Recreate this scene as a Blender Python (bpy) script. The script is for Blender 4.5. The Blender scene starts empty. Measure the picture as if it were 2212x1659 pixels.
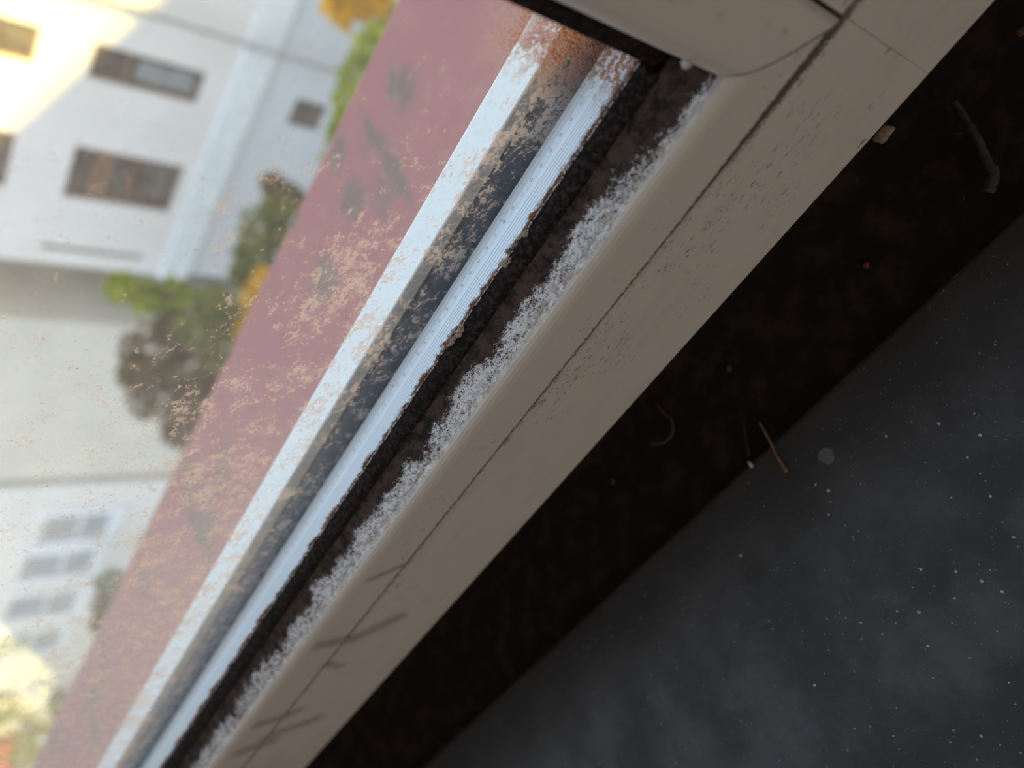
import bpy, bmesh, math, random
from mathutils import Vector, Matrix, noise as mnoise

# ------------------------------------------------------------------ camera, world, light, exposure
C = bpy.context.scene
COL = C.collection
F, CX, CY = 1798.0, 1106.0, 829.5
M = Matrix(((0.5115979, -0.66885129, -0.53935661),
            (-0.43816116, -0.74305671, 0.50584734),
            (-0.73910919, -0.02246532, -0.6732109)))
cam_data = bpy.data.cameras.new('camera')
cam = bpy.data.objects.new('camera', cam_data)
COL.objects.link(cam)
mw = Matrix.Identity(4)
for r in range(3):
    mw[r][0] = M[r][0]; mw[r][1] = -M[r][1]; mw[r][2] = -M[r][2]
cam.matrix_world = mw
cam_data.sensor_width = 36
cam_data.lens = F * 36 / 2212
cam_data.clip_start = 0.01
cam_data.clip_end = 500
cam_data.dof.use_dof = True
cam_data.dof.focus_distance = 0.172
cam_data.dof.aperture_fstop = 11.0
C.camera = cam

world = bpy.data.worlds.new('sky')
C.world = world
world.use_nodes = True
wt = world.node_tree
bg = wt.nodes['Background']
tc = wt.nodes.new('ShaderNodeTexCoord')
sp = wt.nodes.new('ShaderNodeSeparateXYZ')
wt.links.new(tc.outputs['Generated'], sp.inputs[0])
rp = wt.nodes.new('ShaderNodeValToRGB')
rp.color_ramp.elements[0].position = 0.0
rp.color_ramp.elements[0].color = (1.0, 0.93, 0.86, 1)
rp.color_ramp.elements[1].position = 0.45
rp.color_ramp.elements[1].color = (0.62, 0.80, 1.0, 1)
wt.links.new(sp.outputs[2], rp.inputs[0])
wt.links.new(rp.outputs[0], bg.inputs[0])
bg.inputs[1].default_value = 1.95

# low warm evening sun behind the house: lights the tops of the houses across
SUN_DIR = Vector((-0.9, 1.0, -0.35)).normalized()
sd = bpy.data.lights.new('sun', 'SUN')
sd.energy = 12.0
sd.color = (1.0, 0.80, 0.18)
sd.angle = math.radians(1.2)
so = bpy.data.objects.new('sun', sd)
so.rotation_euler = SUN_DIR.to_track_quat('-Z', 'Y').to_euler()
so.location = (10, -12, 10)
COL.objects.link(so)

# added soft fill behind the viewer, an unseen source that brightens the frame
ld = bpy.data.lights.new('room_fill', 'AREA')
ld.shape = 'RECTANGLE'; ld.size = 1.4; ld.size_y = 1.2
ld.energy = 16.0
ld.color = (1.0, 0.90, 0.80)
lo = bpy.data.objects.new('room_fill', ld)
lo.location = (0.4, -2.6, 0.9)
lo.rotation_euler = (Vector((-0.1, 1.0, -0.33))).to_track_quat('-Z', 'Y').to_euler()
COL.objects.link(lo)

C.view_settings.view_transform = 'Standard'
C.view_settings.look = 'None'
C.view_settings.gamma = 1
C.view_settings.exposure = 0.0
C.cycles.transparent_max_bounces = 24
C.cycles.max_bounces = 8

def at(px, py, axis, val):
    """world point on the plane axis = val that the photograph shows at (px, py)"""
    d = M @ Vector(((px - CX) / F, (py - CY) / F, 1.0))
    return d * (val / d[axis])

# ------------------------------------------------------------------ node helper
class V:
    def __init__(s, g, k): s.g = g; s.k = k
    def _b(s, op, o, sw=False): return s.g.m(op, o, s) if sw else s.g.m(op, s, o)
    def __add__(s, o): return s._b('ADD', o)
    __radd__ = __add__
    def __sub__(s, o): return s._b('SUBTRACT', o)
    def __rsub__(s, o): return s._b('SUBTRACT', o, True)
    def __mul__(s, o): return s._b('MULTIPLY', o)
    __rmul__ = __mul__
    def __truediv__(s, o): return s._b('DIVIDE', o)

class G:
    def __init__(s, name):
        s.mat = bpy.data.materials.new(name); s.mat.use_nodes = True
        s.t = s.mat.node_tree; s.t.nodes.clear()
        s.out = s.n('ShaderNodeOutputMaterial')
        geo = s.n('ShaderNodeNewGeometry'); s.P = geo.outputs['Position']; s.Nm = geo.outputs['Normal']
        x = s.n('ShaderNodeSeparateXYZ'); s.t.links.new(s.P, x.inputs[0])
        s.x, s.y, s.z = (V(s, x.outputs[i]) for i in range(3))
    def n(s, t): return s.t.nodes.new(t)
    def put(s, sock, v):
        if isinstance(v, V): s.t.links.new(v.k, sock)
        elif isinstance(v, (bpy.types.NodeSocket,)): s.t.links.new(v, sock)
        elif isinstance(v, (tuple, list)): sock.default_value = tuple(v) + ((1,) if len(v) == 3 and sock.type == 'RGBA' else ())
        else: sock.default_value = v
    def m(s, op, a, b=0.0, c=None, clamp=False):
        q = s.n('ShaderNodeMath'); q.operation = op; q.use_clamp = clamp
        s.put(q.inputs[0], a); s.put(q.inputs[1], b)
        if c is not None: s.put(q.inputs[2], c)
        return V(s, q.outputs[0])
    def clamp(s, a): return s.m('ADD', a, 0.0, clamp=True)
    def ss(s, lo, hi, v):                                   # smoothstep, lo > hi allowed
        q = s.n('ShaderNodeMapRange'); q.interpolation_type = 'SMOOTHSTEP'; q.clamp = True
        if isinstance(lo, (int, float)) and isinstance(hi, (int, float)) and lo > hi:
            return 1.0 - s.ss(hi, lo, v)
        s.put(q.inputs[0], v); s.put(q.inputs[1], lo); s.put(q.inputs[2], hi)
        return V(s, q.outputs[0])
    def vec(s, sx=1.0, sy=1.0, sz=1.0, off=(0, 0, 0)):
        q = s.n('ShaderNodeMapping'); s.t.links.new(s.P, q.inputs['Vector'])
        q.inputs['Scale'].default_value = (sx, sy, sz); q.inputs['Location'].default_value = off
        return q.outputs[0]
    def noise(s, scale, detail=3.0, rough=0.55, vec=None, dist=0.0):
        q = s.n('ShaderNodeTexNoise'); s.t.links.new(vec if vec is not None else s.P, q.inputs['Vector'])
        q.inputs['Scale'].default_value = scale; q.inputs['Detail'].default_value = detail
        q.inputs['Roughness'].default_value = rough; q.inputs['Distortion'].default_value = dist
        return V(s, q.outputs['Fac'])
    def vor(s, scale, vec=None, rnd=1.0):
        q = s.n('ShaderNodeTexVoronoi'); s.t.links.new(vec if vec is not None else s.P, q.inputs['Vector'])
        q.inputs['Scale'].default_value = scale; q.inputs['Randomness'].default_value = rnd
        return V(s, q.outputs['Distance'])
    def mix(s, f, a, b):
        q = s.n('ShaderNodeMix'); q.data_type = 'RGBA'
        s.put(q.inputs[0], f); s.put(q.inputs[6], a); s.put(q.inputs[7], b)
        return V(s, q.outputs[2])
    def bump(s, h, strength=0.3, dist=0.0002):
        q = s.n('ShaderNodeBump'); q.inputs['Strength'].default_value = strength; q.inputs['Distance'].default_value = dist
        s.put(q.inputs['Height'], h); return q.outputs[0]
    def bsdf(s, col, rough=0.5, metal=0.0, spec=0.5, normal=None):
        q = s.n('ShaderNodeBsdfPrincipled')
        s.put(q.inputs['Base Color'], col); s.put(q.inputs['Roughness'], rough); s.put(q.inputs['Metallic'], metal)
        q.inputs['Specular IOR Level'].default_value = spec
        if normal is not None: s.t.links.new(normal, q.inputs['Normal'])
        return q.outputs[0]
    def mixs(s, f, a, b):
        q = s.n('ShaderNodeMixShader'); s.put(q.inputs[0], f); s.t.links.new(a, q.inputs[1]); s.t.links.new(b, q.inputs[2])
        return q.outputs[0]
    def done(s, sh): s.t.links.new(sh, s.out.inputs[0]); return s.mat

def plain(name, col, rough=0.6, metal=0.0, spec=0.4, var=0.12, scale=5.0):
    g = G(name)
    f = g.noise(scale, 4)
    c = g.mix(g.ss(0.3, 0.7, f), tuple(x * (1 - var) for x in col), tuple(min(1, x * (1 + var)) for x in col))
    return g.done(g.bsdf(c, rough, metal, spec))

PVC = (0.70, 0.665, 0.625)
MOULD = (0.010, 0.007, 0.006)
BROWN = (0.075, 0.042, 0.026)

# ------------------------------------------------------------------ materials of the frame
def smears(g):
    """dirty smears across seam and bead front, further along the frame (fixed places on the plastic)"""
    out = None
    for (a, b, w) in SMEARS:
        dx, dz = b[0] - a[0], b[1] - a[1]; L2 = dx * dx + dz * dz
        t = g.clamp(((g.x - a[0]) * dx + (g.z - a[1]) * dz) / L2)
        ex = g.x - a[0] - t * dx; ez = g.z - a[1] - t * dz
        d = g.m('SQRT', ex * ex + ez * ez) + (g.noise(500, 4, 0.65) - 0.5) * w * 3.2
        k = g.ss(w * 3.0, 0.0, d)
        out = k if out is None else g.m('MAXIMUM', out, k)
    return out
SMEARS = []
for (p, q, w) in (((694, 1391), (767, 1377), 0.0016), ((767, 1377), (859, 1336), 0.0017), ((767, 1377), (764, 1380), 0.0016), ((558, 1564), (639, 1538), 0.0016),
                  ((576, 1593), (683, 1553), 0.0017), ((521, 1623), (583, 1600), 0.0019), ((583, 1600), (586, 1604), 0.0016), ((800, 1250), (880, 1215), 0.0008), ((706, 1435), (735, 1440), 0.0010)):
    A, B = at(p[0], p[1], 1, 0.0857), at(q[0], q[1], 1, 0.0857)
    SMEARS.append(((A.x, A.z), (B.x, B.z), w))

def mat_bead():
    """white plastic bead; black mould grows out from the glass side up the slope"""
    g = G('mouldy_white_plastic')
    s = (0.0955 - g.y) / 0.0083                             # 0 at the gasket, 1 at the lip
    low = g.noise(55, 3, 0.6) - 0.5
    mid = g.noise(330, 4, 0.6) - 0.5
    st = g.vec(0.6, 1.0, 1.0)
    n1 = g.noise(5600, 3, 0.7, st, 1.0)
    n2 = g.noise(1300, 5, 0.7, st, 0.4)
    n = n1 * 0.55 + n2 * 0.45
    top = g.ss(-0.1150, -0.1130, g.z)
    sw = s + low * 1.25 + mid * 0.42 - 0.05
    p = g.ss(0.52, 0.10, sw) * 0.72 + g.ss(0.95, 0.50, sw) * 0.22 + 0.24
    corner = g.ss(-0.046, -0.030, g.x) * g.ss(1.05, 0.45, s + mid * 0.8)
    p = p + corner * 0.6 + g.ss(-0.14, -0.25, g.x) * 0.06
    p = p * g.ss(1.06, 0.86, s + mid * 0.25)
    t = 0.655 - p * 0.31
    dark = g.ss(t - 0.035, t + 0.045, n) * top
    rimz = g.ss(0.62, 0.80, s + mid * 0.4) * g.ss(1.06, 0.92, s + mid * 0.2) * top
    rim = g.ss(0.50, 0.56, n) * rimz
    # front: sparse flecks along the seam
    fr = 1.0 - top
    dz = (g.z + 0.1246) / 0.006
    fleck = g.ss(0.585, 0.64, g.noise(1200, 5, 0.72, g.vec(0.5, 1, 1.2))) * g.ss(0.45, 0.60, g.noise(120, 3)) * g.ss(2.0, 0.0, dz)
    furz = g.ss(-0.055, -0.012, g.x)
    fur = g.ss(0.0008, 0.0, (g.z + 0.1246) - furz * 0.0010 + (g.noise(1500, 4) - 0.5) * 0.0016)
    base = g.mix(g.noise(40, 3), PVC, tuple(x * 0.94 for x in PVC))
    skylit = g.ss(1.0, 0.72, s + mid * 0.3) * top
    base = g.mix(skylit * 0.9, base, (0.86, 0.88, 0.93))  # skylight on the slope put into the base as paler, bluish colour
    base = g.mix(rimz * g.ss(0.40, 0.60, g.noise(500, 4)) * 0.55, base, (0.34, 0.24, 0.15))
    base = g.mix(rim * 0.8, base, (0.12, 0.070, 0.040))
    mc = g.mix(g.ss(0.42, 0.62, g.noise(240, 6, 0.78) + (n - 0.5) * 0.5 + s * 0.06), (0.009, 0.006, 0.005), (0.070, 0.044, 0.034))
    mc = g.mix(g.ss(0.35, 0.75, s) * 0.7, mc, (0.050, 0.034, 0.028))
    c = g.mix(dark, base, mc)
    edge = g.m('MAXIMUM', g.m('MAXIMUM', fleck * 0.6, fur * 0.9), g.clamp(smears(g)) * 0.42)
    c = g.mix(edge * fr, c, (0.06, 0.04, 0.03))
    nrm = g.bump(n + dark * 0.2, 0.45, 0.00025)
    return g.done(g.bsdf(c, g.mix(dark, (0.42,) * 3, (0.85,) * 3), 0.0, 0.3, nrm))

def mat_sash():
    """white plastic of the sash face, flecked with dirt near the seam"""
    g = G('dirty_white_plastic')
    d = (-0.1249 - g.z) / 0.034                             # 0 at the seam, 1 at the lower edge
    str_ = g.vec(0.42, 1.0, 1.15)
    fine = g.noise(1300, 5, 0.74, str_)
    patch = g.noise(75, 3, 0.6)
    zone = g.ss(-0.15, -0.04, g.x) * g.ss(0.004, -0.03, g.x)
    where = g.ss(0.46, 0.62, patch + zone * 0.16 - d * 0.30)
    fleck = g.ss(0.600, 0.650, fine + where * 0.03) * where
    rimn = (g.noise(1700, 4, 0.7) - 0.5) * 0.0018
    below = g.ss(-0.1236, -0.1243, g.z)
    fur = g.ss(0.0007, 0.0, (-0.1249 - g.z) + rimn) * below
    fur2 = below * g.ss(0.0026, 0.0, (-0.1249 - g.z) + rimn * 1.4) * g.ss(0.40, 0.62, g.noise(400, 4))
    furc = below * g.ss(-0.05, -0.012, g.x) * g.ss(0.0013, 0.0007, (-0.1249 - g.z) + rimn * 1.5) * g.ss(0.38, 0.46, g.noise(900, 4))
    big = g.ss(0.70, 0.74, g.noise(330, 3, 0.6, g.vec(0.5, 1, 1))) * g.ss(0.48, 0.58, g.noise(50, 2))
    jx = g.m('ABSOLUTE', g.x + 0.0052 + (g.noise(600, 2) - 0.5) * 0.0005)
    joint = g.ss(0.00030, 0.00008, jx) * g.ss(-0.1500, -0.1450, g.z) * 0.28
    sx = g.x - 0.0075 + (g.z + 0.137) * -0.25
    scr = g.ss(0.00045, 0.0001, g.m('ABSOLUTE', sx)) * g.ss(-0.146, -0.143, g.z) * 0.7
    base = g.mix(g.noise(30, 3), PVC, tuple(x * 0.93 for x in PVC))
    base = g.mix(g.ss(0.45, 0.7, g.noise(160, 4, 0.6, str_)) * 0.14, base, (0.36, 0.30, 0.24))
    base = g.mix(fur2 * 0.45, base, (0.28, 0.20, 0.13))
    base = g.mix(g.m('MAXIMUM', fur * 0.6, furc * 0.8), base, (0.09, 0.055, 0.035))
    base = g.mix(joint, base, (0.30, 0.27, 0.23))
    base = g.mix(g.clamp(smears(g)) * 0.42, base, (0.085, 0.055, 0.04))
    base = g.mix(g.m('MAXIMUM', fleck * 0.7, g.m('MAXIMUM', big * 0.7, scr)), base, (0.11, 0.08, 0.06))
    return g.done(g.bsdf(base, 0.42, 0.0, 0.4, g.bump(fine + patch, 0.12, 0.0002)))

def mat_jamb():
    g = G('white_plastic')
    base = g.mix(g.noise(35, 3), PVC, tuple(x * 0.93 for x in PVC))
    e = g.ss(0.0015, 0.0, g.m('ABSOLUTE', (g.x + 0.0060)) + (g.noise(900, 3) - 0.5) * 0.0008)
    hh = -0.0059 - g.x
    kk = g.clamp((hh / 0.0152 - 0.5) * 2.0)
    lowe = (g.z + 0.1244) - hh * 0.80 - kk * kk * 0.0026
    e2 = g.ss(0.0010, 0.0, lowe + (g.noise(1300, 4) - 0.5) * 0.0012)
    base = g.mix(g.m('MAXIMUM', e * 0.25, e2 * 0.85), base, (0.07, 0.045, 0.035))
    base = g.mix(g.ss(0.66, 0.70, g.noise(400, 3)) * 0.35, base, (0.3, 0.25, 0.2))
    return g.done(g.bsdf(base, 0.4, 0.0, 0.45, g.bump(g.noise(90, 3), 0.1, 0.0004)))

def mat_gasket():
    g = G('black_mouldy_rubber')
    f = g.noise(900, 5, 0.72)
    c = g.mix(g.ss(0.45, 0.66, f), (0.007, 0.005, 0.005), (0.050, 0.034, 0.027))
    c = g.mix(g.ss(0.64, 0.70, g.noise(3200, 4, 0.7)) * g.ss(0.45, 0.6, g.noise(200, 3)) * 0.6, c, (0.26, 0.22, 0.20))
    return g.done(g.bsdf(c, 0.85, 0, 0.15, g.bump(f, 0.8, 0.0005)))

def mat_edge_highlight():
    g = G('ragged_edge_highlight')
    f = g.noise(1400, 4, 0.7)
    c = g.mix(g.ss(0.44, 0.54, f), (0.035, 0.018, 0.011), (0.80, 0.82, 0.86))  # glass edge highlight put into the pale flecks; the brown is dirt
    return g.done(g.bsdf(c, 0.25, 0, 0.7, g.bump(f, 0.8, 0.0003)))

def mat_spacer():
    g = G('aluminium_spacer')
    m1 = g.noise(1300, 5, 0.72, g.vec(0.8, 1, 1))
    sp_ = g.ss(0.615, 0.66, m1) * g.ss(0.42, 0.56, g.noise(190, 2))
    c = (0.82, 0.91, 1.0)
    c = g.mix(sp_ * 0.7, c, (0.30, 0.15, 0.09))
    rust = g.ss(-0.044, -0.033, g.x + (g.noise(250, 4) - 0.5) * 0.014)
    rr = rust * g.ss(0.50, 0.60, g.noise(900, 5, 0.72) + rust * 0.08)
    c = g.mix(rr, c, g.mix(g.noise(900, 3), (0.28, 0.09, 0.04), (0.50, 0.26, 0.15)))
    return g.done(g.bsdf(c, 0.4, 0.0, 0.5, g.bump(m1, 0.12, 0.0002)))

def glass_common(g, dirt, shader, veil):
    tr = g.n('ShaderNodeBsdfTransparent'); tr.inputs[0].default_value = (0.985, 0.99, 0.988, 1)
    gl = g.n('ShaderNodeBsdfGlossy'); gl.inputs['Roughness'].default_value = 0.03
    lw = g.n('ShaderNodeLayerWeight'); lw.inputs[0].default_value = 0.5
    s = g.mixs(g.m('POWER', lw.outputs['Facing'], 5.0) * 0.45 + 0.02, tr.outputs[0], gl.outputs[0])
    df = g.n('ShaderNodeBsdfDiffuse'); df.inputs[0].default_value = (0.85, 0.80, 0.76, 1)
    tl = g.n('ShaderNodeBsdfTranslucent'); tl.inputs[0].default_value = (0.85, 0.80, 0.76, 1)
    s = g.mixs(veil, s, g.mixs(0.75, df.outputs[0], tl.outputs[0]))
    return g.done(g.mixs(dirt, s, shader) if dirt is not None else s)

def stain_shader(g, col):
    df = g.n('ShaderNodeBsdfDiffuse'); g.put(df.inputs[0], col)
    tl = g.n('ShaderNodeBsdfTranslucent'); g.put(tl.inputs[0], col)
    return g.mixs(0.6, df.outputs[0], tl.outputs[0])

def mat_pane_inner():
    g = G('glass')
    h = g.z + 0.1069                                         # height above the glass edge
    nb = g.noise(500, 5, 0.72); nl = g.noise(130, 3)
    rim = g.ss(0.0013, 0.0002, h + (0.5 - nb) * 0.0035 + (0.5 - nl) * 0.0035) * g.ss(0.1020, 0.1015, g.y)
    d = g.ss(0.70, 0.73, g.noise(900, 4, 0.7)) * g.ss(0.47, 0.58, g.noise(70, 3)) * g.ss(0.012, 0.0, h) * 0.8
    col = g.mix(g.ss(0.4, 0.6, g.noise(1500, 4, 0.7)), (0.035, 0.018, 0.012), (0.26, 0.12, 0.07))
    return glass_common(g, g.m('MAXIMUM', d, rim * g.ss(0.36, 0.50, g.noise(1200, 4, 0.7) + rim * 0.1)), stain_shader(g, col), 0.006)

def mat_pane_outer():
    """outer pane: tan dried splashes low down, brown specks, a thin film of dust"""
    g = G('dirty_glass')
    sk = g.vec(0.8, 1.0, 1.0)                               # splashes drawn out along the pane
    low = g.noise(28, 3, 0.6)
    fine = g.noise(1000, 5, 0.72, sk, 0.5)
    mid = g.noise(330, 4, 0.65, sk, 0.4)
    veryfine = g.noise(2600, 4, 0.7, sk)
    clump = g.noise(110, 4, 0.6, sk)
    band = g.ss(-0.036, -0.092, g.z + (low - 0.5) * 0.035)
    left = g.ss(-0.09, -0.24, g.x)
    corner = g.ss(-0.072, -0.040, g.x) * g.ss(-0.098, -0.106, g.z)
    upper = g.ss(0.0, 0.03, g.z)
    # less on the clear stretch near the side frame, more where it ran down
    amt = band * 0.062 + left * 0.010 - g.ss(-0.098, -0.106, g.z) * 0.010 + corner * 0.05 - g.ss(-0.085, -0.045, g.x) * (1.0 - g.ss(-0.098, -0.104, g.z)) * 0.07 - upper * 0.05
    v = fine * 0.42 + mid * 0.33 + clump * 0.25 + amt
    blot = g.ss(0.565, 0.625, v)
    soft = g.ss(0.50, 0.62, v)
    sv = veryfine * 0.4 + fine * 0.6 + left * 0.048 + band * 0.020 + (clump - 0.5) * 0.25 - upper * 0.04
    specks = g.ss(0.655, 0.685, sv)
    cor = g.ss(-0.047, -0.036, g.x + (mid - 0.5) * 0.012) * g.ss(-0.070, -0.100, g.z)
    rusty = cor * g.ss(-0.084, -0.098, g.z + (mid - 0.5) * 0.02) * g.ss(0.42, 0.54, fine * 0.7 + mid * 0.3 + cor * 0.05)
    dirt = g.m('MAXIMUM', g.m('MAXIMUM', blot * 0.50 + soft * 0.12, specks * 0.85), rusty * 0.85)
    col = g.mix(g.ss(0.5, 0.62, fine), (0.80, 0.61, 0.50), (0.74, 0.48, 0.34))
    col = g.mix(specks, col, (0.22, 0.095, 0.045))
    col = g.mix(rusty, col, g.mix(g.ss(0.45, 0.58, veryfine), (0.20, 0.05, 0.02), (0.62, 0.27, 0.14)))
    veil = 0.050 + left * 0.20 + band * 0.03 * (1.0 - g.ss(-0.098, -0.106, g.z)) - g.ss(-0.098, -0.106, g.z) * 0.03 + g.ss(0.5, 0.8, clump) * 0.05
    return glass_common(g, dirt, stain_shader(g, col), veil)

def mat_navy():
    g = G('dark_blue_rubber')
    c = g.mix(g.ss(0.4, 0.7, g.noise(300, 4)), (0.008, 0.012, 0.024), (0.018, 0.024, 0.042))
    return g.done(g.bsdf(c, 0.6, 0, 0.15))

def mat_outer_leg():
    g = G('weathered_shaded_white_paint')
    f = g.noise(1100, 4, 0.7)
    top = g.ss(0.1223, 0.1226, g.y)
    c = g.mix(g.ss(0.4, 0.62, f), (0.42, 0.43, 0.44), (0.66, 0.63, 0.58))  # riser's semi-shade put into a greyer colour than the lit top
    c = g.mix(g.ss(-0.1116, -0.1121, g.z) * 0.6, c, (0.55, 0.68, 0.60))
    white = g.mix(g.ss(0.68, 0.72, g.noise(800, 4, 0.7)) * 0.7, (0.80, 0.83, 0.83), (0.40, 0.34, 0.28))
    c = g.mix(top, c, white)
    return g.done(g.bsdf(c, 0.5, 0, 0.3))

def mat_ledge():
    g = G('maroon_painted_metal')
    c = g.mix(g.noise(9, 4), (0.35, 0.125, 0.125), (0.41, 0.155, 0.152))
    st = g.ss(0.57, 0.66, g.noise(14, 3, 0.55)) * 0.55
    # greyish moss marks: one long smear and a few patches
    for (x, y, rx, ry, a) in ((-0.1725, 0.3054, 0.0347, 0.006, -1.6036), (-0.1434, 0.3237, 0.011, 0.015, 0.0), (-0.2051, 0.3166, 0.012, 0.012, 0.0), (-0.2494, 0.3064, 0.014, 0.014, 0.0), (-0.1982, 0.3459, 0.012, 0.008, 0.4), (-0.4699, 0.2971, 0.04, 0.008, 1.9), (-0.4119, 0.3101, 0.02, 0.008, 0.3)):
        dx = (g.x - x) * math.cos(a) + (g.y - y) * math.sin(a)
        dy = (g.y - y) * math.cos(a) - (g.x - x) * math.sin(a)
        r = (dx / rx) * (dx / rx) + (dy / ry) * (dy / ry) + (g.noise(110, 4, 0.65) - 0.5) * 4.0
        st = g.m('MAXIMUM', st, g.ss(1.4, 0.0, r) * 0.8)
    c = g.mix(st, c, (0.14, 0.135, 0.105))
    c = g.mix(g.ss(0.62, 0.68, g.noise(160, 3)) * 0.4, c, (0.45, 0.28, 0.2))
    return g.done(g.bsdf(c, 0.6, 0, 0.3))

def mat_worktop():
    g = G('black_speckled_laminate')
    c = g.mix(g.ss(0.38, 0.66, g.noise(32, 5, 0.62)), (0.042, 0.042, 0.047), (0.088, 0.089, 0.098))
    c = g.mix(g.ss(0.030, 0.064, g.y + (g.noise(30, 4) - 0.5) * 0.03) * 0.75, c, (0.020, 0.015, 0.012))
    dust = g.ss(0.66, 0.74, g.noise(1300, 4, 0.7)) * g.ss(0.40, 0.62, g.noise(45, 3))
    pt = g.m('MAXIMUM', g.ss(0.15, 0.07, g.vor(520.0)) * g.ss(0.52, 0.60, g.noise(210, 2)), g.ss(0.20, 0.10, g.vor(1500.0)) * g.ss(0.50, 0.58, g.noise(420, 2)) * 0.6)
    c = g.mix(dust * 0.35, c, (0.16, 0.165, 0.175))
    c = g.mix(pt * 0.8, c, (0.34, 0.35, 0.37))
    return g.done(g.bsdf(c, 0.55, 0, 0.35, g.bump(g.noise(700, 4), 0.25, 0.0003)))

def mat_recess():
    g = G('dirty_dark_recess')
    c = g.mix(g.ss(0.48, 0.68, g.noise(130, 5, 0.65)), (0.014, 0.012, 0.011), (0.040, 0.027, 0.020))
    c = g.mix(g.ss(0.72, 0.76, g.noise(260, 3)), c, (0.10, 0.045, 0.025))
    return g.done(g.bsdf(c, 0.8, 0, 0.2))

MB_, MS, MJ, MG = mat_bead(), mat_sash(), mat_jamb(), mat_gasket()
MEDGE, MSP, MPI, MPO = mat_edge_highlight(), mat_spacer(), mat_pane_inner(), mat_pane_outer()
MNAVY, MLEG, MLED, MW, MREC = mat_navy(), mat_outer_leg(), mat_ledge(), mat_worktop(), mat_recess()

# ------------------------------------------------------------------ mesh helpers
def obj(name, bm, mat, parent=None, smooth=False):
    me = bpy.data.meshes.new(name)
    bmesh.ops.recalc_face_normals(bm, faces=bm.faces)
    bm.to_mesh(me); bm.free()
    for m_ in (mat if isinstance(mat, (list, tuple)) else [mat]): me.materials.append(m_)
    if smooth:
        for p in me.polygons: p.use_smooth = True
    o = bpy.data.objects.new(name, me); COL.objects.link(o)
    if parent is not None:
        o.parent = parent
        o.location = -Vector(parent_origin(parent))
    return o

def parent_origin(p):
    v = Vector(p.location)
    while p.parent is not None:
        p = p.parent; v += p.location
    return v

def empty(name, loc):
    o = bpy.data.objects.new(name, None); COL.objects.link(o)
    o.location = loc; o.empty_display_size = 0.02
    return o

def tag(o, label=None, cat=None, group=None, kind=None):
    if label: o['label'] = label
    if cat: o['category'] = cat
    if group: o['group'] = group
    if kind: o['kind'] = kind
    return o

def box(bm, x0, x1, y0, y1, z0, z1):
    vs = [bm.verts.new((x, y, z)) for x in (x0, x1) for y in (y0, y1) for z in (z0, z1)]
    for f in ((0, 1, 3, 2), (4, 6, 7, 5), (0, 4, 5, 1), (2, 3, 7, 6), (0, 2, 6, 4), (1, 5, 7, 3)):
        bm.faces.new([vs[i] for i in f])
    return bm

def sweep(prof, fn, n=1, closed=True):
    """loft profile points: fn(t, point) gives the 3D place at t = 0..1"""
    bm = bmesh.new(); rows = []
    for i in range(n + 1):
        rows.append([bm.verts.new(fn(i / n, p)) for p in prof])
    k = len(prof)
    for i in range(n):
        for j in range(k if closed else k - 1):
            bm.faces.new((rows[i][j], rows[i][(j + 1) % k], rows[i + 1][(j + 1) % k], rows[i + 1][j]))
    if closed:
        bm.faces.new(rows[0]); bm.faces.new(rows[-1])
    return bm

X0, X1 = -1.05, -0.0057          # clear length of the sash
ZS = -0.1247                      # seam height
ZTOP = 1.0

# ------------------------------------------------------------------ the window
win = tag(empty('window_1', (-0.5, 0.1, -0.19)), 'mouldy white plastic window with dirty double glazing, seen at its lower corner', 'window', kind='structure')

# sash rail (bottom) and stiles: plain front face below / beside the bead
def arc(cy, cz, r, a0, a1, n=5):
    return [(cy + r * math.cos(math.radians(a0 + (a1 - a0) * i / n)), cz + r * math.sin(math.radians(a0 + (a1 - a0) * i / n))) for i in range(n + 1)]
rail_prof = [(0.0858, -0.1250), (0.0858, -0.1571)] + arc(0.0873, -0.1572, 0.0015, 180, 270, 5) + [(0.112, -0.1587), (0.112, -0.1245), (0.0875, -0.1247), (0.0860, -0.12485)]
obj('sash_rail', sweep(rail_prof, lambda t, p: (-1.12 + t * (X1 + 0.0005 + 1.12), p[0], p[1])), MS, win)
# right stile meets the rail at a butt joint; its bottom end carries on the same lower edge
stile_prof = [(0.08583, ZTOP), (0.08583, -0.1571)] + arc(0.08733, -0.1572, 0.0015, 180, 270, 5) + [(0.112, -0.1587), (0.112, ZTOP)]
obj('sash_stile', sweep(stile_prof, lambda t, p: (-0.00516 + t * 0.060, p[0], p[1])), MS, win)
obj('sash_stile', box(bmesh.new(), -1.12, -1.045, 0.0858, 0.112, -0.1245, ZTOP + 0.03), MJ, win)
obj('sash_rail', box(bmesh.new(), -1.045, -0.0052, 0.0858, 0.112, ZTOP, ZTOP + 0.03), MJ, win)

# bottom glazing bead, mitred against the side bead
bead_prof = [(0.0855, -0.1246), (0.0855, -0.1142), (0.0857, -0.1130), (0.0861, -0.1122), (0.0867, -0.1116), (0.0873, -0.11135),
             (0.0879, -0.11135), (0.0885, -0.11145), (0.0890, -0.1112), (0.0915, -0.1100), (0.0935, -0.1091), (0.0955, -0.10825), (0.0962, -0.1083),
             (0.0990, -0.1120), (0.0990, -0.1244)]
def bead_fn(t, p):
    h = p[1] - ZS
    xe = -0.0057 - h * 1.12
    return (X0 + h + t * (xe - X0 - h), p[0], p[1])
bead = obj('glazing_bead', sweep(bead_prof, bead_fn, 1), MB_, win)
tag(bead, 'lower glazing bead with black mould up its slope')

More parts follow.
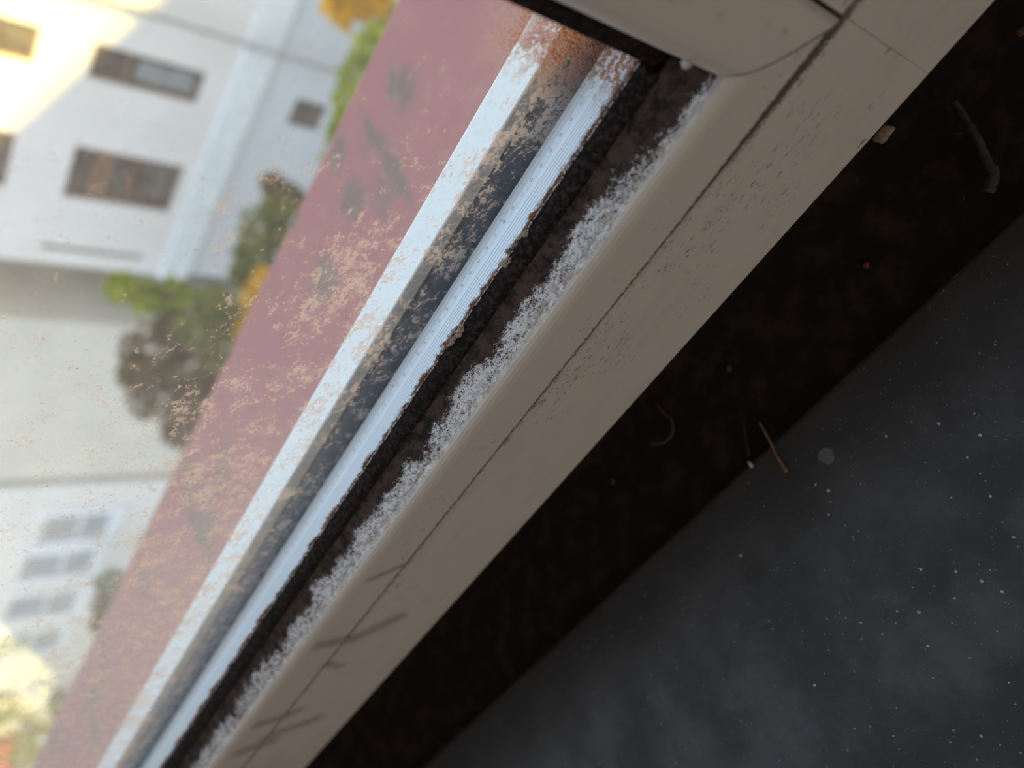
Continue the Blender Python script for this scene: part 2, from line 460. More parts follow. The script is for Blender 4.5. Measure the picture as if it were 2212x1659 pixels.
# side bead, rounded front edge, standing slightly proud at the corner
side_prof = [(0.0857, 0.0), (0.0850, 0.0012), (0.0848, 0.0060), (0.0848, 0.0115), (0.0850, 0.0132), (0.0856, 0.0144), (0.0866, 0.0152), (0.0880, 0.0157),
             (0.0920, 0.0166), (0.0960, 0.0178), (0.0975, 0.0180), (0.0990, 0.0176), (0.0990, 0.0)]
def side_bottom(h):
    k = min(1.0, max(0.0, h / 0.0152))
    base = ZS + 0.0003 + h * 0.80
    return base + 0.0026 * max(0.0, (k - 0.5) * 2) ** 2       # the lower end curls up at the inner edge
bm = bmesh.new()
n = 14; rows = []
pp = []
for (a, b) in zip(side_prof, side_prof[1:] + side_prof[:1]):
    for i in range(4):
        pp.append((a[0] + (b[0] - a[0]) * i / 4, a[1] + (b[1] - a[1]) * i / 4))
sb = sweep(pp, lambda t, p: (-0.0059 - p[1], p[0], side_bottom(p[1]) + (ZTOP - side_bottom(p[1])) * t), 1)
side = obj('glazing_bead', sb, MJ, win)
tag(side, 'clean upright glazing bead with a rounded lower end')
bm.free()
obj('glazing_bead', box(bmesh.new(), -1.045, -1.028, 0.0855, 0.0990, ZS, ZTOP), MJ, win)
obj('glazing_bead', box(bmesh.new(), -1.028, -0.024, 0.0855, 0.0990, ZTOP - 0.018, ZTOP), MJ, win)

# rubber gaskets between bead and glass
def gasket_fn(t, p):
    x = X0 + 0.01 + t * (-0.0275 - X0 - 0.01)
    nn = mnoise.noise(Vector((x * 420, p[0] * 900, 3.1))) * 0.00028
    return (x, p[0], p[1] + (nn if p[1] > -0.1100 else 0))
gp = [(0.0952, -0.1087), (0.0956, -0.1079), (0.0966, -0.1073), (0.0978, -0.1069), (0.0990, -0.1067), (0.0997, -0.1069), (0.0998, -0.1120), (0.0952, -0.1120)]
obj('glazing_gasket', sweep(gp, gasket_fn, 700), MG, win, True)
obj('glazing_gasket', sweep([(0.0968, 0.0), (0.0998, 0.0), (0.0998, -0.0032), (0.0985, -0.0038), (0.0970, -0.0014)], lambda t, p: (-0.0234 + p[1], p[0], -0.111 + t * (ZTOP + 0.105))), MG, win)

# ragged strand imitating the glass edge highlight in pale colour, with brown dirt
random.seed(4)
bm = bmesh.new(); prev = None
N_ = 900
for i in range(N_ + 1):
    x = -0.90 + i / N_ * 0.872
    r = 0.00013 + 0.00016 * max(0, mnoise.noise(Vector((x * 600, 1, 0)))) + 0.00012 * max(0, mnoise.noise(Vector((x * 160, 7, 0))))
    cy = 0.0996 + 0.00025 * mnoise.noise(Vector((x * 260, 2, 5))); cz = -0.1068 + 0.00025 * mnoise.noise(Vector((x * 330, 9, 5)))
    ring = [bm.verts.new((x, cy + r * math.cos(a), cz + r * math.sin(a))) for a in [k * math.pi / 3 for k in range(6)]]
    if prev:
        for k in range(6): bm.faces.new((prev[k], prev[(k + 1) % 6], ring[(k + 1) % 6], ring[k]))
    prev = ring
edge_hl = obj('edge_highlight_line', bm, MEDGE, win, True)

# the glass unit: inner pane, spacer bar, outer pane
GX0, GX1 = -1.04, -0.012
gi = obj('glass_pane', box(bmesh.new(), GX0, GX1, 0.1000, 0.1040, -0.1150, ZTOP + 0.01), MPI, win)
tag(gi, 'room-side glass pane')
bm = box(bmesh.new(), GX0, GX1, 0.1121, 0.1161, -0.1195, ZTOP + 0.01)
bm.normal_update()
bmesh.ops.recalc_face_normals(bm, faces=bm.faces)
for f in bm.faces:
    f.material_index = 1 if f.normal.y > 0.9 else 0
go = obj('glass_pane', bm, [MPI, MPO], win)
tag(go, 'outer glass pane covered in tan dried splashes and brown specks')

sp_prof = [(0.1041, -0.1118)]
y = 0.1046
sp_prof.append((0.1043, -0.1115))
for k in range(6):
    sp_prof += [(y, -0.1115), (y + 0.00008, -0.11157), (y + 0.00026, -0.11157), (y + 0.00034, -0.1115)]
    y += 0.00070
sp_prof += [(0.1095, -0.11155), (0.1108, -0.1114), (0.1116, -0.1110), (0.1120, -0.1105), (0.1120, -0.1185), (0.1041, -0.1185)]
spc = obj('spacer_bar', sweep(sp_prof, lambda t, p: (GX0 + t * (GX1 - GX0), p[0], p[1])), MSP, gi)
tag(spc, 'bright aluminium spacer bar with fine ridges and a row of dimples')
obj('spacer_bar', box(bmesh.new(), GX1 - 0.008, GX1 - 0.0002, 0.1041, 0.1120, -0.1110, ZTOP), MSP, gi)
# row of perforation dimples along the spacer (its surface pattern)
bm = bmesh.new()
for k in range(250):
    x = -0.0310 - k * 0.00352
    if x < -0.9: break
    for (rr, hh) in ((0.00044, 0.0),):
        top = None; rings = []
        for j, (q, dz) in enumerate(((1.0, -0.00012), (0.80, 0.00020), (0.45, 0.00012), (0.25, -0.00012))):
            rings.append([bm.verts.new((x + rr * 1.15 * q * math.cos(a), 0.1104 + rr * 0.8 * q * math.sin(a), -0.11155 + dz)) for a in [i * math.pi / 5 for i in range(10)]])
        for a, b in zip(rings, rings[1:]):
            for i in range(10): bm.faces.new((a[i], a[(i + 1) % 10], b[(i + 1) % 10], b[i]))
        bm.faces.new(rings[-1])
obj('dimple_row', bm, plain('dull_aluminium', (0.62, 0.68, 0.76), 0.5, 0.3, 0.5, 0.2, 900), spc, True)

obj('outer_gasket', sweep([(0.1162, -0.1170), (0.1162, -0.1158), (0.1176, -0.1148), (0.1200, -0.1136), (0.1222, -0.1123), (0.1222, -0.1200), (0.1162, -0.1200)],
    lambda t, p: (GX0 + t * (GX1 - GX0), p[0], p[1])), MNAVY, win)
obj('outer_rail', sweep([(0.12225, -0.1200), (0.12225, -0.1090), (0.1226, -0.1087), (0.1310, -0.1086), (0.1315, -0.1087), (0.1317, -0.1092), (0.1317, -0.16), (0.12225, -0.16)],
    lambda t, p: (-1.1 + t * 1.16, p[0], p[1])), MLEG, win)

# ------------------------------------------------------------------ house shell (our side)
plaster = plain('wall_plaster', (0.55, 0.50, 0.45), 0.9)
def struct(name, bm, mat, label=None):
    o = obj(name, bm, mat); o['kind'] = 'structure'
    if label: o['label'] = label
    return o
# wall with the window opening; unseen gable and wings shaped to shade houses across
def prism(bm, pts, y0, y1):
    a = [bm.verts.new((p[0], y0, p[1])) for p in pts]; b = [bm.verts.new((p[0], y1, p[1])) for p in pts]
    bm.faces.new(a); bm.faces.new(list(reversed(b)))
    for i in range(len(pts)):
        j = (i + 1) % len(pts); bm.faces.new((a[i], b[i], b[j], a[j]))
bm = bmesh.new()
prism(bm, [(-1.10, -16), (-1.10, 1.04), (-18.0, 1.04), (-21.0, 0.35), (-34.0, -6.7), (-34.0, -16)], 0.113, 0.12)
prism(bm, [(0.045, -16), (0.045, 1.04), (10.2, 1.04), (20.0, -4.2), (20.0, -16)], 0.113, 0.12)
box(bm, -1.10, 0.045, 0.113, 0.12, -16, -0.157)
prism(bm, [(-18.0, 1.04), (10.2, 1.04), (-4.0, 8.6)], 0.0, 0.12)
struct('wall_front', bm, plaster)
struct('wall_back', box(bmesh.new(), -2.5, 1.6, -3.1, -3.0, -1.0, 1.7), plaster)
struct('wall_left', box(bmesh.new(), -2.6, -2.5, -3.1, 0.113, -1.0, 1.7), plaster)
struct('wall_right', box(bmesh.new(), 1.6, 1.7, -3.1, 0.113, -1.0, 1.7), plaster)
struct('ceiling', box(bmesh.new(), -2.6, 1.7, -3.1, 0.113, 1.7, 1.8), plaster)
struct('floor', box(bmesh.new(), -2.6, 1.7, -3.1, 0.113, -1.1, -1.0), plain('floor_boards', (0.22, 0.16, 0.11), 0.6))

# worktop below the window, with a grimy recess between it and the wall
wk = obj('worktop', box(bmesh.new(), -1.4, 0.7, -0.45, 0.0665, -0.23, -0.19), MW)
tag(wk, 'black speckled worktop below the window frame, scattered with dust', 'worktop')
bvm = wk.modifiers.new('round', 'BEVEL'); bvm.width = 0.0012; bvm.segments = 3
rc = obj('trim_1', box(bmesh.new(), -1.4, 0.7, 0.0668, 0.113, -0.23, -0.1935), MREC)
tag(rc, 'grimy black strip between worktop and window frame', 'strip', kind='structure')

# debris on the worktop
crumb_m = plain('white_crumb', (0.45, 0.46, 0.48), 0.7, 0, 0.3, 0.2, 900)
tan_m = plain('tan_crumb', (0.30, 0.23, 0.16), 0.7, 0, 0.3, 0.2, 900)
orange_m = plain('rusty_crumb', (0.12, 0.045, 0.025), 0.8, 0, 0.3, 0.2, 900)
def crumb(name, c, r, mat, label, cat, group=None, flat=0.6, seed=0, el=(1, 1)):
    bm = bmesh.new(); bmesh.ops.create_icosphere(bm, subdivisions=2, radius=r)
    for v in bm.verts:
        k = 1 + 0.45 * mnoise.noise(v.co * (1.3 / r) + Vector((seed, 0, 0)))
        v.co = Vector((v.co.x * k * el[0], v.co.y * k * el[1], v.co.z * k * flat))
    zmin = min(v.co.z for v in bm.verts)
    for v in bm.verts: v.co.z -= zmin
    o = obj(name, bm, mat, None, True); o.location = c
    return tag(o, label, cat, group)
spots = [(2150, 745), (1914, 942), (1790, 1060), (1762, 1047), (1990, 1230), (1984, 1228), (2065, 1235), (2121, 1255), (1938, 1320), (2028, 915), (2105, 893), (2090, 988), (2118, 940), (2062, 1292), (2165, 1278), (2055, 1075), (2140, 1072), (1985, 1322), (1790, 1112), (1760, 1480), (2180, 1475), (2005, 1395), (1600, 1200), (1860, 1345), (2120, 1590), (1930, 1590), (2190, 1160)]
for i, (px, py) in enumerate(spots):
    p = at(px, py, 2, -0.19)
    crumb('dust_crumb', (p.x, p.y, -0.1901), 0.00020 + 0.00018 * ((i * 7) % 5) / 4, crumb_m, 'tiny pale dust crumb lying on the black worktop', 'crumb', 'pale dust crumbs on the worktop', 0.6, i)
p = at(1912, 291, 2, -0.1935)
crumb('paint_flake', (p.x, p.y, -0.1936), 0.0020, tan_m, 'largest cream flake in the grimy strip beside the frame edge', 'flake', None, 0.4, 3, (1.3, 0.8))
for (px, py, lb) in ((1325, 1040, 'small rust crumb in the grimy strip nearest the lower frame edge'), (1873, 573, 'small rust crumb in the grimy strip below the hair'), (1575, 795, 'small rust crumb in the grimy strip left of the twig'), (2208, 70, 'orange crumb at the far right end of the grimy strip')):
    p = at(px, py, 2, -0.1935 if py != 70 else -0.19)
    crumb('rust_crumb', (p.x, p.y, p.z - 0.0001), 0.0009, orange_m, lb, 'crumb', None, 0.5, px)
p = at(1785, 985, 2, -0.19)
bm = bmesh.new(); bmesh.ops.create_cone(bm, cap_ends=True, segments=20, radius1=0.0021, radius2=0.0019, depth=0.0002)
for v in bm.verts: v.co.z += 0.0001; v.co.x *= 1 + 0.12 * math.sin(3 * math.atan2(v.co.y, v.co.x))
o = obj('dried_droplet', bm, plain('dull_grey_film', (0.085, 0.095, 0.10), 0.5)); o.location = (p.x, p.y, -0.19)
tag(o, 'flat round grey dried droplet on the worktop beside the short twig', 'droplet')

def strand(name, pts, r0, r1, mat, label, cat, rnd=0.0, segs=6):
    bm = bmesh.new(); prev = None
    P_ = [Vector(q) for q in pts]; fine = []
    for a, b in zip(P_, P_[1:]):
        for k in range(6): fine.append(a.lerp(b, k / 6))
    fine.append(P_[-1])
    for _ in range(3):
        fine = [fine[0]] + [(fine[i - 1] + fine[i] * 2 + fine[i + 1]) / 4 for i in range(1, len(fine) - 1)] + [fine[-1]]
    o0 = fine[0].copy()
    for i, q in enumerate(fine):
        d = (fine[min(i + 1, len(fine) - 1)] - fine[max(i - 1, 0)]).normalized()
        s_ = d.cross(Vector((0, 0, 1))).normalized(); u = s_.cross(d)
        r = (r0 + (r1 - r0) * i / (len(fine) - 1)) * (1 + rnd * mnoise.noise(Vector((i * 0.7, r0 * 1e4, 0))))
        ring = [bm.verts.new(q - o0 + s_ * r * math.cos(a) + u * r * math.sin(a)) for a in [k * 2 * math.pi / segs for k in range(segs)]]
        if prev:
            for k in range(segs): bm.faces.new((prev[k], prev[(k + 1) % segs], ring[(k + 1) % segs], ring[k]))
        else: bm.faces.new(ring)
        prev = ring
    bm.faces.new(prev)
    o = obj(name, bm, mat, None, True); o.location = o0
    return tag(o, label, cat)
def wp(px, py, dz=0.0004, Z=-0.19):
    p = at(px, py, 2, Z + dz); return (p.x, p.y, p.z)
hair_m = plain('beige_fibre', (0.055, 0.05, 0.04), 0.8, 0, 0.2, 0.25, 300)
twig_m = plain('brown_twig', (0.20, 0.12, 0.07), 0.7, 0, 0.3, 0.3, 400)
strand('fibre', [wp(2062, 218, .0012), wp(2090, 262, .0012), wp(2118, 310, .0012), wp(2132, 350, .0012), wp(2150, 375, .0012), wp(2135, 415, .0012)], 0.0006, 0.0013, hair_m, 'dull beige bent fibre lying on the dark strip at upper right', 'fibre', 0.5)
strand('twig', [wp(1640, 912), wp(1662, 950), wp(1678, 985), wp(1700, 1020)], 0.00025, 0.00055, twig_m, 'thin brown twig with an orange tip lying on the worktop', 'twig', 0.3)
strand('matchstick_splinter', [wp(1606, 915), wp(1612, 955), wp(1618, 985)], 0.0003, 0.0004, plain('charred_wood', (0.015, 0.012, 0.01), 0.8), 'short black splinter beside the brown twig', 'splinter', 0.2)
p = at(1622, 1003, 2, -0.19)
crumb('splinter_tip', (p.x, p.y, -0.1901), 0.0008, crumb_m, 'pale crumb at the end of the black splinter', 'crumb', None, 0.5, 9, (0.7, 1.3))
strand('hair', [wp(1418, 870, .001), wp(1432, 893, .001), wp(1452, 905, .001), wp(1455, 935, .001), wp(1435, 957, .001), wp(1405, 958, .001)], 0.0003, 0.0004, plain('brown_hair', (0.07, 0.045, 0.03), 0.7), 'curled brown hair on the dark strip beside the frame edge', 'hair', 0.2)

# lumps on the frame: paint drop and fluff along the glass edge
p = at(1490, 146, 1, 0.0853)
o = crumb('paint_drop', (p.x, p.y + 0.0008, p.z - 0.0007), 0.0007, plain('dull_white_paint', (0.55, 0.54, 0.53), 0.4), 'small white paint drop hanging at the rounded end of the upright bead', 'paint drop', None, 1.2, 2)
fl = plain('grey_fluff', (0.40, 0.35, 0.30), 0.95, 0, 0.1, 0.4, 2500)
for i, (px, py, r, lb) in enumerate(((972, 712, .0011, 'lump of grey fluff on the glass edge, midway along the frame'), (980, 735, .0008, 'smaller lump of fluff just below the largest one'), (1092, 565, .0009, 'pale fluff on the glass edge above the largest lump'), (1140, 505, .0007, 'tuft of grey fluff on the glass edge, uppermost of four'))):
    p = at(px, py, 1, 0.0992)
    bm = bmesh.new(); bmesh.ops.create_icosphere(bm, subdivisions=4, radius=r)
    for v in bm.verts:
        k = 1 + 0.8 * mnoise.noise(v.co * (2.0 / r) + Vector((i, 0, 0))) + 0.4 * mnoise.noise(v.co * (5.0 / r))
        v.co = Vector((v.co.x * k * 1.3, v.co.y * k * 0.6, v.co.z * k * 0.7))
    o = obj('fluff', bm, fl, None, True); o.location = (p.x, 0.0992 - r * 0.3, -0.1066)
    tag(o, lb, 'fluff')

# ------------------------------------------------------------------ outside ledge
led = empty('ledge', (-0.8, 0.245, -0.24))
tag(led, 'maroon painted outer ledge with grey moss stains below the window', 'ledge')
bm = box(bmesh.new(), -4.0, 1.2, 0.132, 0.359, -0.235, -0.2205)
lp = obj('ledge_top', bm, MLED, led)
b_ = lp.modifiers.new('round', 'BEVEL'); b_.width = 0.004; b_.segments = 3
obj('ledge_lip', box(bmesh.new(), -4.0, 1.2, 0.350, 0.357, -0.275, -0.2352), MLED, led)

# ------------------------------------------------------------------ street outside
GZ = -15.5
g = G('pale_paving')
c_ = g.mix(g.noise(0.6, 4), (0.42, 0.42, 0.41), (0.56, 0.55, 0.53))
gm = g.done(g.bsdf(c_, 0.9))
struct('ground', box(bmesh.new(), -150, 60, 0.12, 160, GZ - 0.5, GZ), gm, 'pale paving between the houses')

white_w = plain('white_render', (0.87, 0.81, 0.78), 0.9, 0, 0.1, 0.03, 0.8)
shade_w = plain('shaded_white_render', (0.70, 0.72, 0.76), 0.9, 0, 0.1, 0.03, 0.8)  # bluish shade on the lower wall put into its own render colour
greige = plain('greige_render', (0.74, 0.68, 0.58), 0.9, 0, 0.1, 0.05, 0.5)
dark_g = plain('window_glass', (0.16, 0.13, 0.11), 0.15, 0, 0.5, 0.3, 2.0)
frame_m = plain('brown_window_frame', (0.26, 0.17, 0.12), 0.6)
wframe = plain('white_window_frame', (0.85, 0.87, 0.90), 0.5)
curtain_m = plain('brown_curtain', (0.22, 0.12, 0.085), 0.9, 0, 0.1, 0.3, 4)
grey_pl = plain('grey_panel', (0.33, 0.33, 0.34), 0.5, 0, 0.5, 0.2, 2)
roofm = plain('roof_tile', (0.30, 0.12, 0.09), 0.8)

def house_wall(bm, x0, x1, y, z0, z1, holes, depth=0.35):
    """front wall with real openings"""
    xs = sorted({x0, x1} | {h[0] for h in holes} | {h[1] for h in holes})
    zs = sorted({z0, z1} | {h[2] for h in holes} | {h[3] for h in holes})
    for a, b in zip(xs, xs[1:]):
        for c, d in zip(zs, zs[1:]):
            mx, mz = (a + b) / 2, (c + d) / 2
            if any(h[0] < mx < h[1] and h[2] < mz < h[3] for h in holes): continue
            box(bm, a, b, y, y + depth, c, d)
def win_parts(par, h, y, fm, gm_, mull=(), curtains=(), panel=None):
    x0, x1, z0, z1 = h; t = 0.09
    bm = bmesh.new()
    box(bm, x0, x1, y, y + 0.08, z0, z0 + t); box(bm, x0, x1, y, y + 0.08, z1 - t, z1)
    box(bm, x0, x0 + t, y, y + 0.08, z0 + t, z1 - t); box(bm, x1 - t, x1, y, y + 0.08, z0 + t, z1 - t)
    for f_ in mull:
        zz = z0 + (z1 - z0) * f_; box(bm, x0 + t, x1 - t, y, y + 0.08, zz - t * 0.8, zz + t * 0.8)
    w = obj('window', bm, fm, par)
    obj('pane', box(bmesh.new(), x0 + t, x1 - t, y + 0.04, y + 0.06, z0 + t, z1 - t), gm_, w)
    for (a, b) in curtains:
        za, zb = z0 + (z1 - z0) * a, z0 + (z1 - z0) * b
        obj('curtain', box(bmesh.new(), x0 + t, x1 - t, y + 0.01, y + 0.035, za, zb), curtain_m, w)
    if panel:
        za, zb = z0 + (z1 - z0) * panel[0], z0 + (z1 - z0) * panel[1]
        obj('blind', box(bmesh.new(), x0 + 0.25, x1 - 0.25, y + 0.008, y + 0.03, za, zb), grey_pl, w)
    return w

# house A, straight across
YA = 24.4
hA = empty('apartment_house', (-8, YA + 4, GZ))
tag(hA, 'white rendered house with tall brown windows, partly in yellow evening sun', 'building')
holesA = [(-13.5, -12.35, -10.22, -7.0), (-17.85, -15.85, -10.6, -7.2), (-20.08, -19.86, -10.3, -7.0), (-13.5, -12.35, -5.6, -2.4), (-17.85, -15.85, -5.6, -2.4), (-9.2, -7.6, -10.2, -7.0)]
bm = bmesh.new()
house_wall(bm, -20.7, 6.0, YA, -11.0, 2.0, holesA)
box(bm, -20.7, -20.4, YA + 0.35, YA + 9, -11.0, 2.0); box(bm, 5.7, 6, YA + 0.35, YA + 9, -11.0, 2.0); box(bm, -20.4, 5.7, YA + 8.7, YA + 9, -11.0, 2.0)
obj('wall', bm, white_w, hA)
obj('string_course', box(bmesh.new(), -20.8, 6.1, YA - 0.12, YA + 0.3, -12.0, -11.0), wframe, hA)
bm = bmesh.new(); hol = [(-13.4, -12.35, -14.5, -13.3)]
house_wall(bm, -20.5, 6.0, YA + 0.05, GZ, -12.0, hol)
box(bm, -20.5, 6.0, YA + 0.4, YA + 9, GZ, -12.0)
obj('plinth', bm, shade_w, hA)
bm = bmesh.new(); prism(bm, [(-21.2, 2.0), (6.5, 2.0), (4.0, 5.0), (-18.7, 5.0)], YA - 0.4, YA + 9.4); obj('roof', bm, roofm, hA)
win_parts(hA, holesA[0], YA + 0.16, frame_m, dark_g, (0.68,), (), (0.08, 0.60))
win_parts(hA, holesA[1], YA + 0.16, frame_m, dark_g, (0.66,), ((0.66, 0.80), (0.40, 0.46)))
win_parts(hA, holesA[2], YA + 0.16, frame_m, grey_pl)
for h in holesA[3:]: win_parts(hA, h, YA + 0.16, frame_m, dark_g, (0.68,))
win_parts(hA, hol[0], YA + 0.2, frame_m, dark_g)
# dark backing inside the rooms behind the glass
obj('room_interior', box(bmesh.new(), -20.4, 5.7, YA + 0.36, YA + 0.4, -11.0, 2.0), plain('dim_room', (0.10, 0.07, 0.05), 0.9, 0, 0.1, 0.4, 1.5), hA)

# garages set back between the houses
hG = empty('garage', (-24, 31, GZ)); tag(hG, 'grey garage block set back between the white house and the beige house', 'building')
obj('wall', box(bmesh.new(), -45, -21, 31.5, 36, GZ, 0.5), plain('grey_block', (0.17, 0.15, 0.14), 0.9), hG)
for k in range(3):
    obj('garage_door', box(bmesh.new(), -29.6 + k * 2.9, -27.2 + k * 2.9, 31.4, 31.5, GZ, -11.8), grey_pl, hG)
for k in range(3):
    obj('window', box(bmesh.new(), -29.4 + k * 2.9, -27.4 + k * 2.9, 31.43, 31.5, -10.2, -7.5), plain('dusky_glass', (0.12, 0.12, 0.14), 0.3), hG)

# house B: plain beige side
hB = empty('rendered_house', (-29, 28, GZ)); tag(hB, 'beige rendered house with a blank wall behind the autumn trees', 'building')
obj('wall', box(bmesh.new(), -33.3, -23.6, 24.6, 30.0, GZ, 1.0), greige, hB)
bm = bmesh.new(); prism(bm, [(-33.3, 1.0), (-23.4, 1.0), (-28.4, 4.5)], 24.4, 30.2); obj('roof', bm, roofm, hB)

# house C: pale with white-framed windows
hC = empty('terrace_house', (-43, 28, GZ)); tag(hC, 'cream house with rows of white framed windows at lower left', 'building')
holesC = [(-38.1, -35.9, -13.2, -10.2), (-41.3, -39.1, -13.2, -9.9), (-45.2, -42.9, -13.2, -9.9), (-49.2, -46.9, -13.2, -9.9), (-38.1, -35.9, -8.2, -5.2), (-41.3, -39.1, -8.2, -5.2), (-45.2, -42.9, -8.2, -5.2)]
bm = bmesh.new(); house_wall(bm, -60, -33.6, 24.4, GZ, 1.0, holesC)
box(bm, -60, -33.6, 24.76, 30, GZ, 1.0)
cream = plain('cream_render', (0.84, 0.80, 0.75), 0.9, 0, 0.1, 0.04, 0.5)
obj('wall', bm, cream, hC)
for h in holesC: win_parts(hC, h, 24.5, wframe, plain('pale_glass', (0.34, 0.38, 0.42), 0.1), (0.45,))
for h in holesC[:4]:
    bm = bmesh.new(); x0, x1, z0, z1 = h
    box(bm, x0 - .45, x0, 24.28, 24.42, z0 - .45, z1 + .3); box(bm, x1, x1 + .45, 24.28, 24.42, z0 - .45, z1 + .3)
    box(bm, x0, x1, 24.28, 24.42, z0 - .45, z0)
    obj('window_surround', bm, wframe, hC)
bm = bmesh.new(); prism(bm, [(-60.2, 1.0), (-33.6, 1.0), (-36, 4.0), (-57.5, 4.0)], 24.1, 30.2); obj('roof', bm, roofm, hC)

# lamp post
lpost = empty('lamp_post', at(690, 145, 2, GZ) * 0.86 + Vector((0, 0, GZ * 0.14))); tag(lpost, 'slim grey lamp post in front of the white house', 'lamp post')
o0 = Vector(lpost.location)
def cyl(p0, p1, r, n=10):
    bm = bmesh.new(); d = (p1 - p0).normalized(); a = d.orthogonal().normalized(); b = d.cross(a)
    A = [bm.verts.new(p0 + (a * math.cos(t) + b * math.sin(t)) * r) for t in [2 * math.pi * k / n for k in range(n)]]
    B = [bm.verts.new(p1 + (a * math.cos(t) + b * math.sin(t)) * r) for t in [2 * math.pi * k / n for k in range(n)]]
    for k in range(n): bm.faces.new((A[k], A[(k + 1) % n], B[(k + 1) % n], B[k]))
    bm.faces.new(A); bm.faces.new(B); return bm
polem = plain('grey_pole', (0.40, 0.38, 0.36), 0.6)
obj('pole', cyl(o0, o0 + Vector((0, 0, 11.5)), 0.075), polem, lpost)
obj('lamp_head', box(bmesh.new(), o0.x - 0.15, o0.x + 0.15, o0.y - 0.9, o0.y + 0.1, o0.z + 11.5, o0.z + 11.65), polem, lpost)

# trees and bushes
def leafmat(name, a, b):
    g = G(name); c = g.mix(g.ss(0.35, 0.65, g.noise(1.6, 4)), a, b)
    d = g.n('ShaderNodeBsdfDiffuse'); g.put(d.inputs[0], c)
    t = g.n('ShaderNodeBsdfTranslucent'); g.put(t.inputs[0], c)
    return g.done(g.mixs(0.35, d.outputs[0], t.outputs[0]))
LG = leafmat('green_leaves', (0.20, 0.28, 0.03), (0.50, 0.52, 0.07))
LD = leafmat('dark_leaves', (0.05, 0.08, 0.03), (0.12, 0.16, 0.06))
LO = leafmat('olive_leaves', (0.13, 0.15, 0.04), (0.27, 0.27, 0.09))
LB = leafmat('brown_leaves', (0.12, 0.085, 0.05), (0.24, 0.18, 0.11))
LY = leafmat('yellow_leaves', (0.55, 0.33, 0.03), (0.80, 0.48, 0.04))
bark = plain('bark', (0.10, 0.075, 0.055), 0.9)
def tree(name, blobs, Y, mat, label, cat='tree', seed=1, leaf=0.13, dens=260, group=None):
    """blobs: (px, py, radius px) of the crown seen from the window, all standing at distance Y"""
    rnd = random.Random(seed)
    cs = []
    for (px, py, rpx) in blobs:
        c = at(px, py, 1, Y)
        depth = (M.transposed() @ c).z
        cs.append((c, rpx * depth / F))
    base = Vector((sum(c.x for c, r in cs) / len(cs), sum(c.y for c, r in cs) / len(cs) , GZ))
    root = empty(name, base); tag(root, label, cat, group)
    bm = bmesh.new()
    for c, r in cs:
        for k in range(int(dens * max(1, r) ** 1.5)):
            d = Vector((rnd.gauss(0, 1), rnd.gauss(0, 1), rnd.gauss(0, 1))).normalized()
            rr = r * (0.45 + 0.55 * rnd.random() ** 0.6) * (1 + 0.25 * mnoise.noise(d * 2.2 + c))
            q = c + d * rr
            a = Vector((rnd.gauss(0, 1), rnd.gauss(0, 1), rnd.gauss(0, 1))).normalized()
            b = a.orthogonal().normalized(); s = leaf * (0.7 + rnd.random() * 0.7)
            vs = [bm.verts.new(q + a * s), bm.verts.new(q + b * s * 0.55), bm.verts.new(q - a * s), bm.verts.new(q - b * s * 0.55)]
            bm.faces.new(vs)
    me_o = obj('foliage', bm, mat, root)
    top = max(cs, key=lambda t: t[0].z)[0]
    obj('trunk', cyl(base, Vector((base.x, base.y, top.z)), 0.14), bark, root)
    return root
tree('bush', [(850, 60, 55), (815, 110, 55), (790, 170, 60), (760, 225, 48), (740, 290, 36), (720, 350, 26)], 19.0, LG, 'bright green bush beyond the ledge at the top of the view', 'bush', 1)
tree('autumn_tree', [(745, 8, 48), (795, -10, 52)], 17.5, LY, 'yellow autumn tree at the upper edge of the view', 'tree', 2)
tree('bush', [(615, 430, 40), (590, 400, 26)], 20.0, LB, 'dark brown bush beside the corner of the white house', 'bush', 3)
tree('bush', [(575, 500, 56), (550, 560, 48), (600, 455, 36), (535, 600, 36)], 17.2, LO, 'olive green bush between the white house and the ledge', 'bush', 4)
tree('autumn_bush', [(560, 650, 42), (545, 715, 40), (572, 605, 28), (530, 765, 28)], 16.0, LY, 'yellow autumn bush against the maroon ledge', 'bush', 5, 0.10)
tree('tree', [(262, 622, 34), (315, 640, 42), (372, 640, 42)], 22.0, LG, 'green tree in front of the beige and white houses', 'tree', 6)
tree('tree', [(435, 705, 55), (465, 660, 45), (480, 750, 55), (505, 690, 50)], 17.6, LO, 'olive tree between the green tree and the ledge', 'tree', 7)
tree('bare_tree', [(335, 760, 66), (345, 850, 66), (410, 810, 66), (430, 880, 55), (395, 930, 45), (465, 820, 48), (375, 715, 45), (300, 800, 45)], 19.0, LB, 'large brown autumn tree in front of the beige house', 'tree', 8, 0.14, 420)
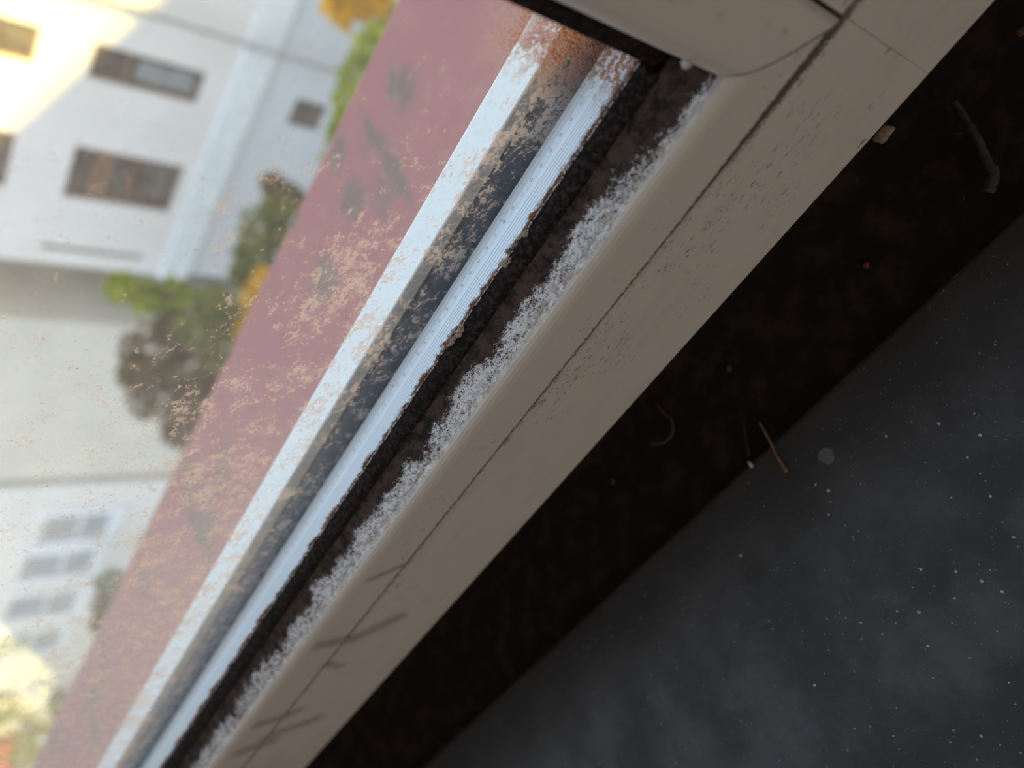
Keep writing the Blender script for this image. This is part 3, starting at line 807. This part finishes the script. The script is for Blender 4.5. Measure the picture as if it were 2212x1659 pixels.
tree('conifer', [(240, 1260, 34), (225, 1310, 30), (215, 1350, 22)], 22.0, LD, 'dark green conifer beside the cream house', 'tree', 9)
tree('tree', [(30, 1580, 60), (90, 1600, 55), (150, 1560, 45), (60, 1660, 60), (0, 1530, 40)], 20.0, LO, 'olive tree in front of the cream house at the lower edge', 'tree', 10)
tree('bush', [(130, 1520, 28)], 23.4, LD, 'small dark bush beside the olive tree at lower left', 'bush', 11)

# red car far below at the lower left, and a red sign ball
def car(loc, mat, label, rz=0.0):
    root = empty('car', loc); root.rotation_euler.z = rz
    tag(root, label, 'car')
    def part(nm, bm, m_, par=root):
        o = obj(nm, bm, m_); o.parent = par; return o
    prof = [(-2.1, .35), (-2.1, .85), (-1.95, .95), (-1.2, 1.0), (-.6, 1.42), (.75, 1.42), (1.35, 1.0), (2.0, .88), (2.15, .6), (2.1, .35)]
    bm = bmesh.new(); a = [bm.verts.new((x, -.85, z)) for x, z in prof]; b = [bm.verts.new((x, .85, z)) for x, z in prof]
    bm.faces.new(a); bm.faces.new(list(reversed(b)))
    for i in range(len(prof)):
        j = (i + 1) % len(prof); bm.faces.new((a[i], b[i], b[j], a[j]))
    part('body', bm, mat)
    for s in (-1, 1):
        bm = bmesh.new(); v = [bm.verts.new((x, s * .86, z)) for x, z in ((-1.05, 1.0), (-.58, 1.36), (.7, 1.36), (1.2, 1.0))]
        w = [bm.verts.new((x, s * .87, z)) for x, z in ((-1.05, 1.0), (-.58, 1.36), (.7, 1.36), (1.2, 1.0))]
        bm.faces.new(v); bm.faces.new(w)
        for i in range(4): bm.faces.new((v[i], w[i], w[(i + 1) % 4], v[(i + 1) % 4]))
        part('side_glass', bm, dark_g)
        for x in (-1.3, 1.35):
            part('wheel', cyl(Vector((x, s * .70, .33)), Vector((x, s * .90, .33)), .33, 16), plain('tyre', (0.02, 0.02, 0.02), 0.8))
    return root
q = at(8, 1625, 2, GZ + 0.7)
car((q.x, q.y, GZ), plain('red_paint', (0.60, 0.05, 0.03), 0.3), 'red car parked at the lower left edge', 0.3)
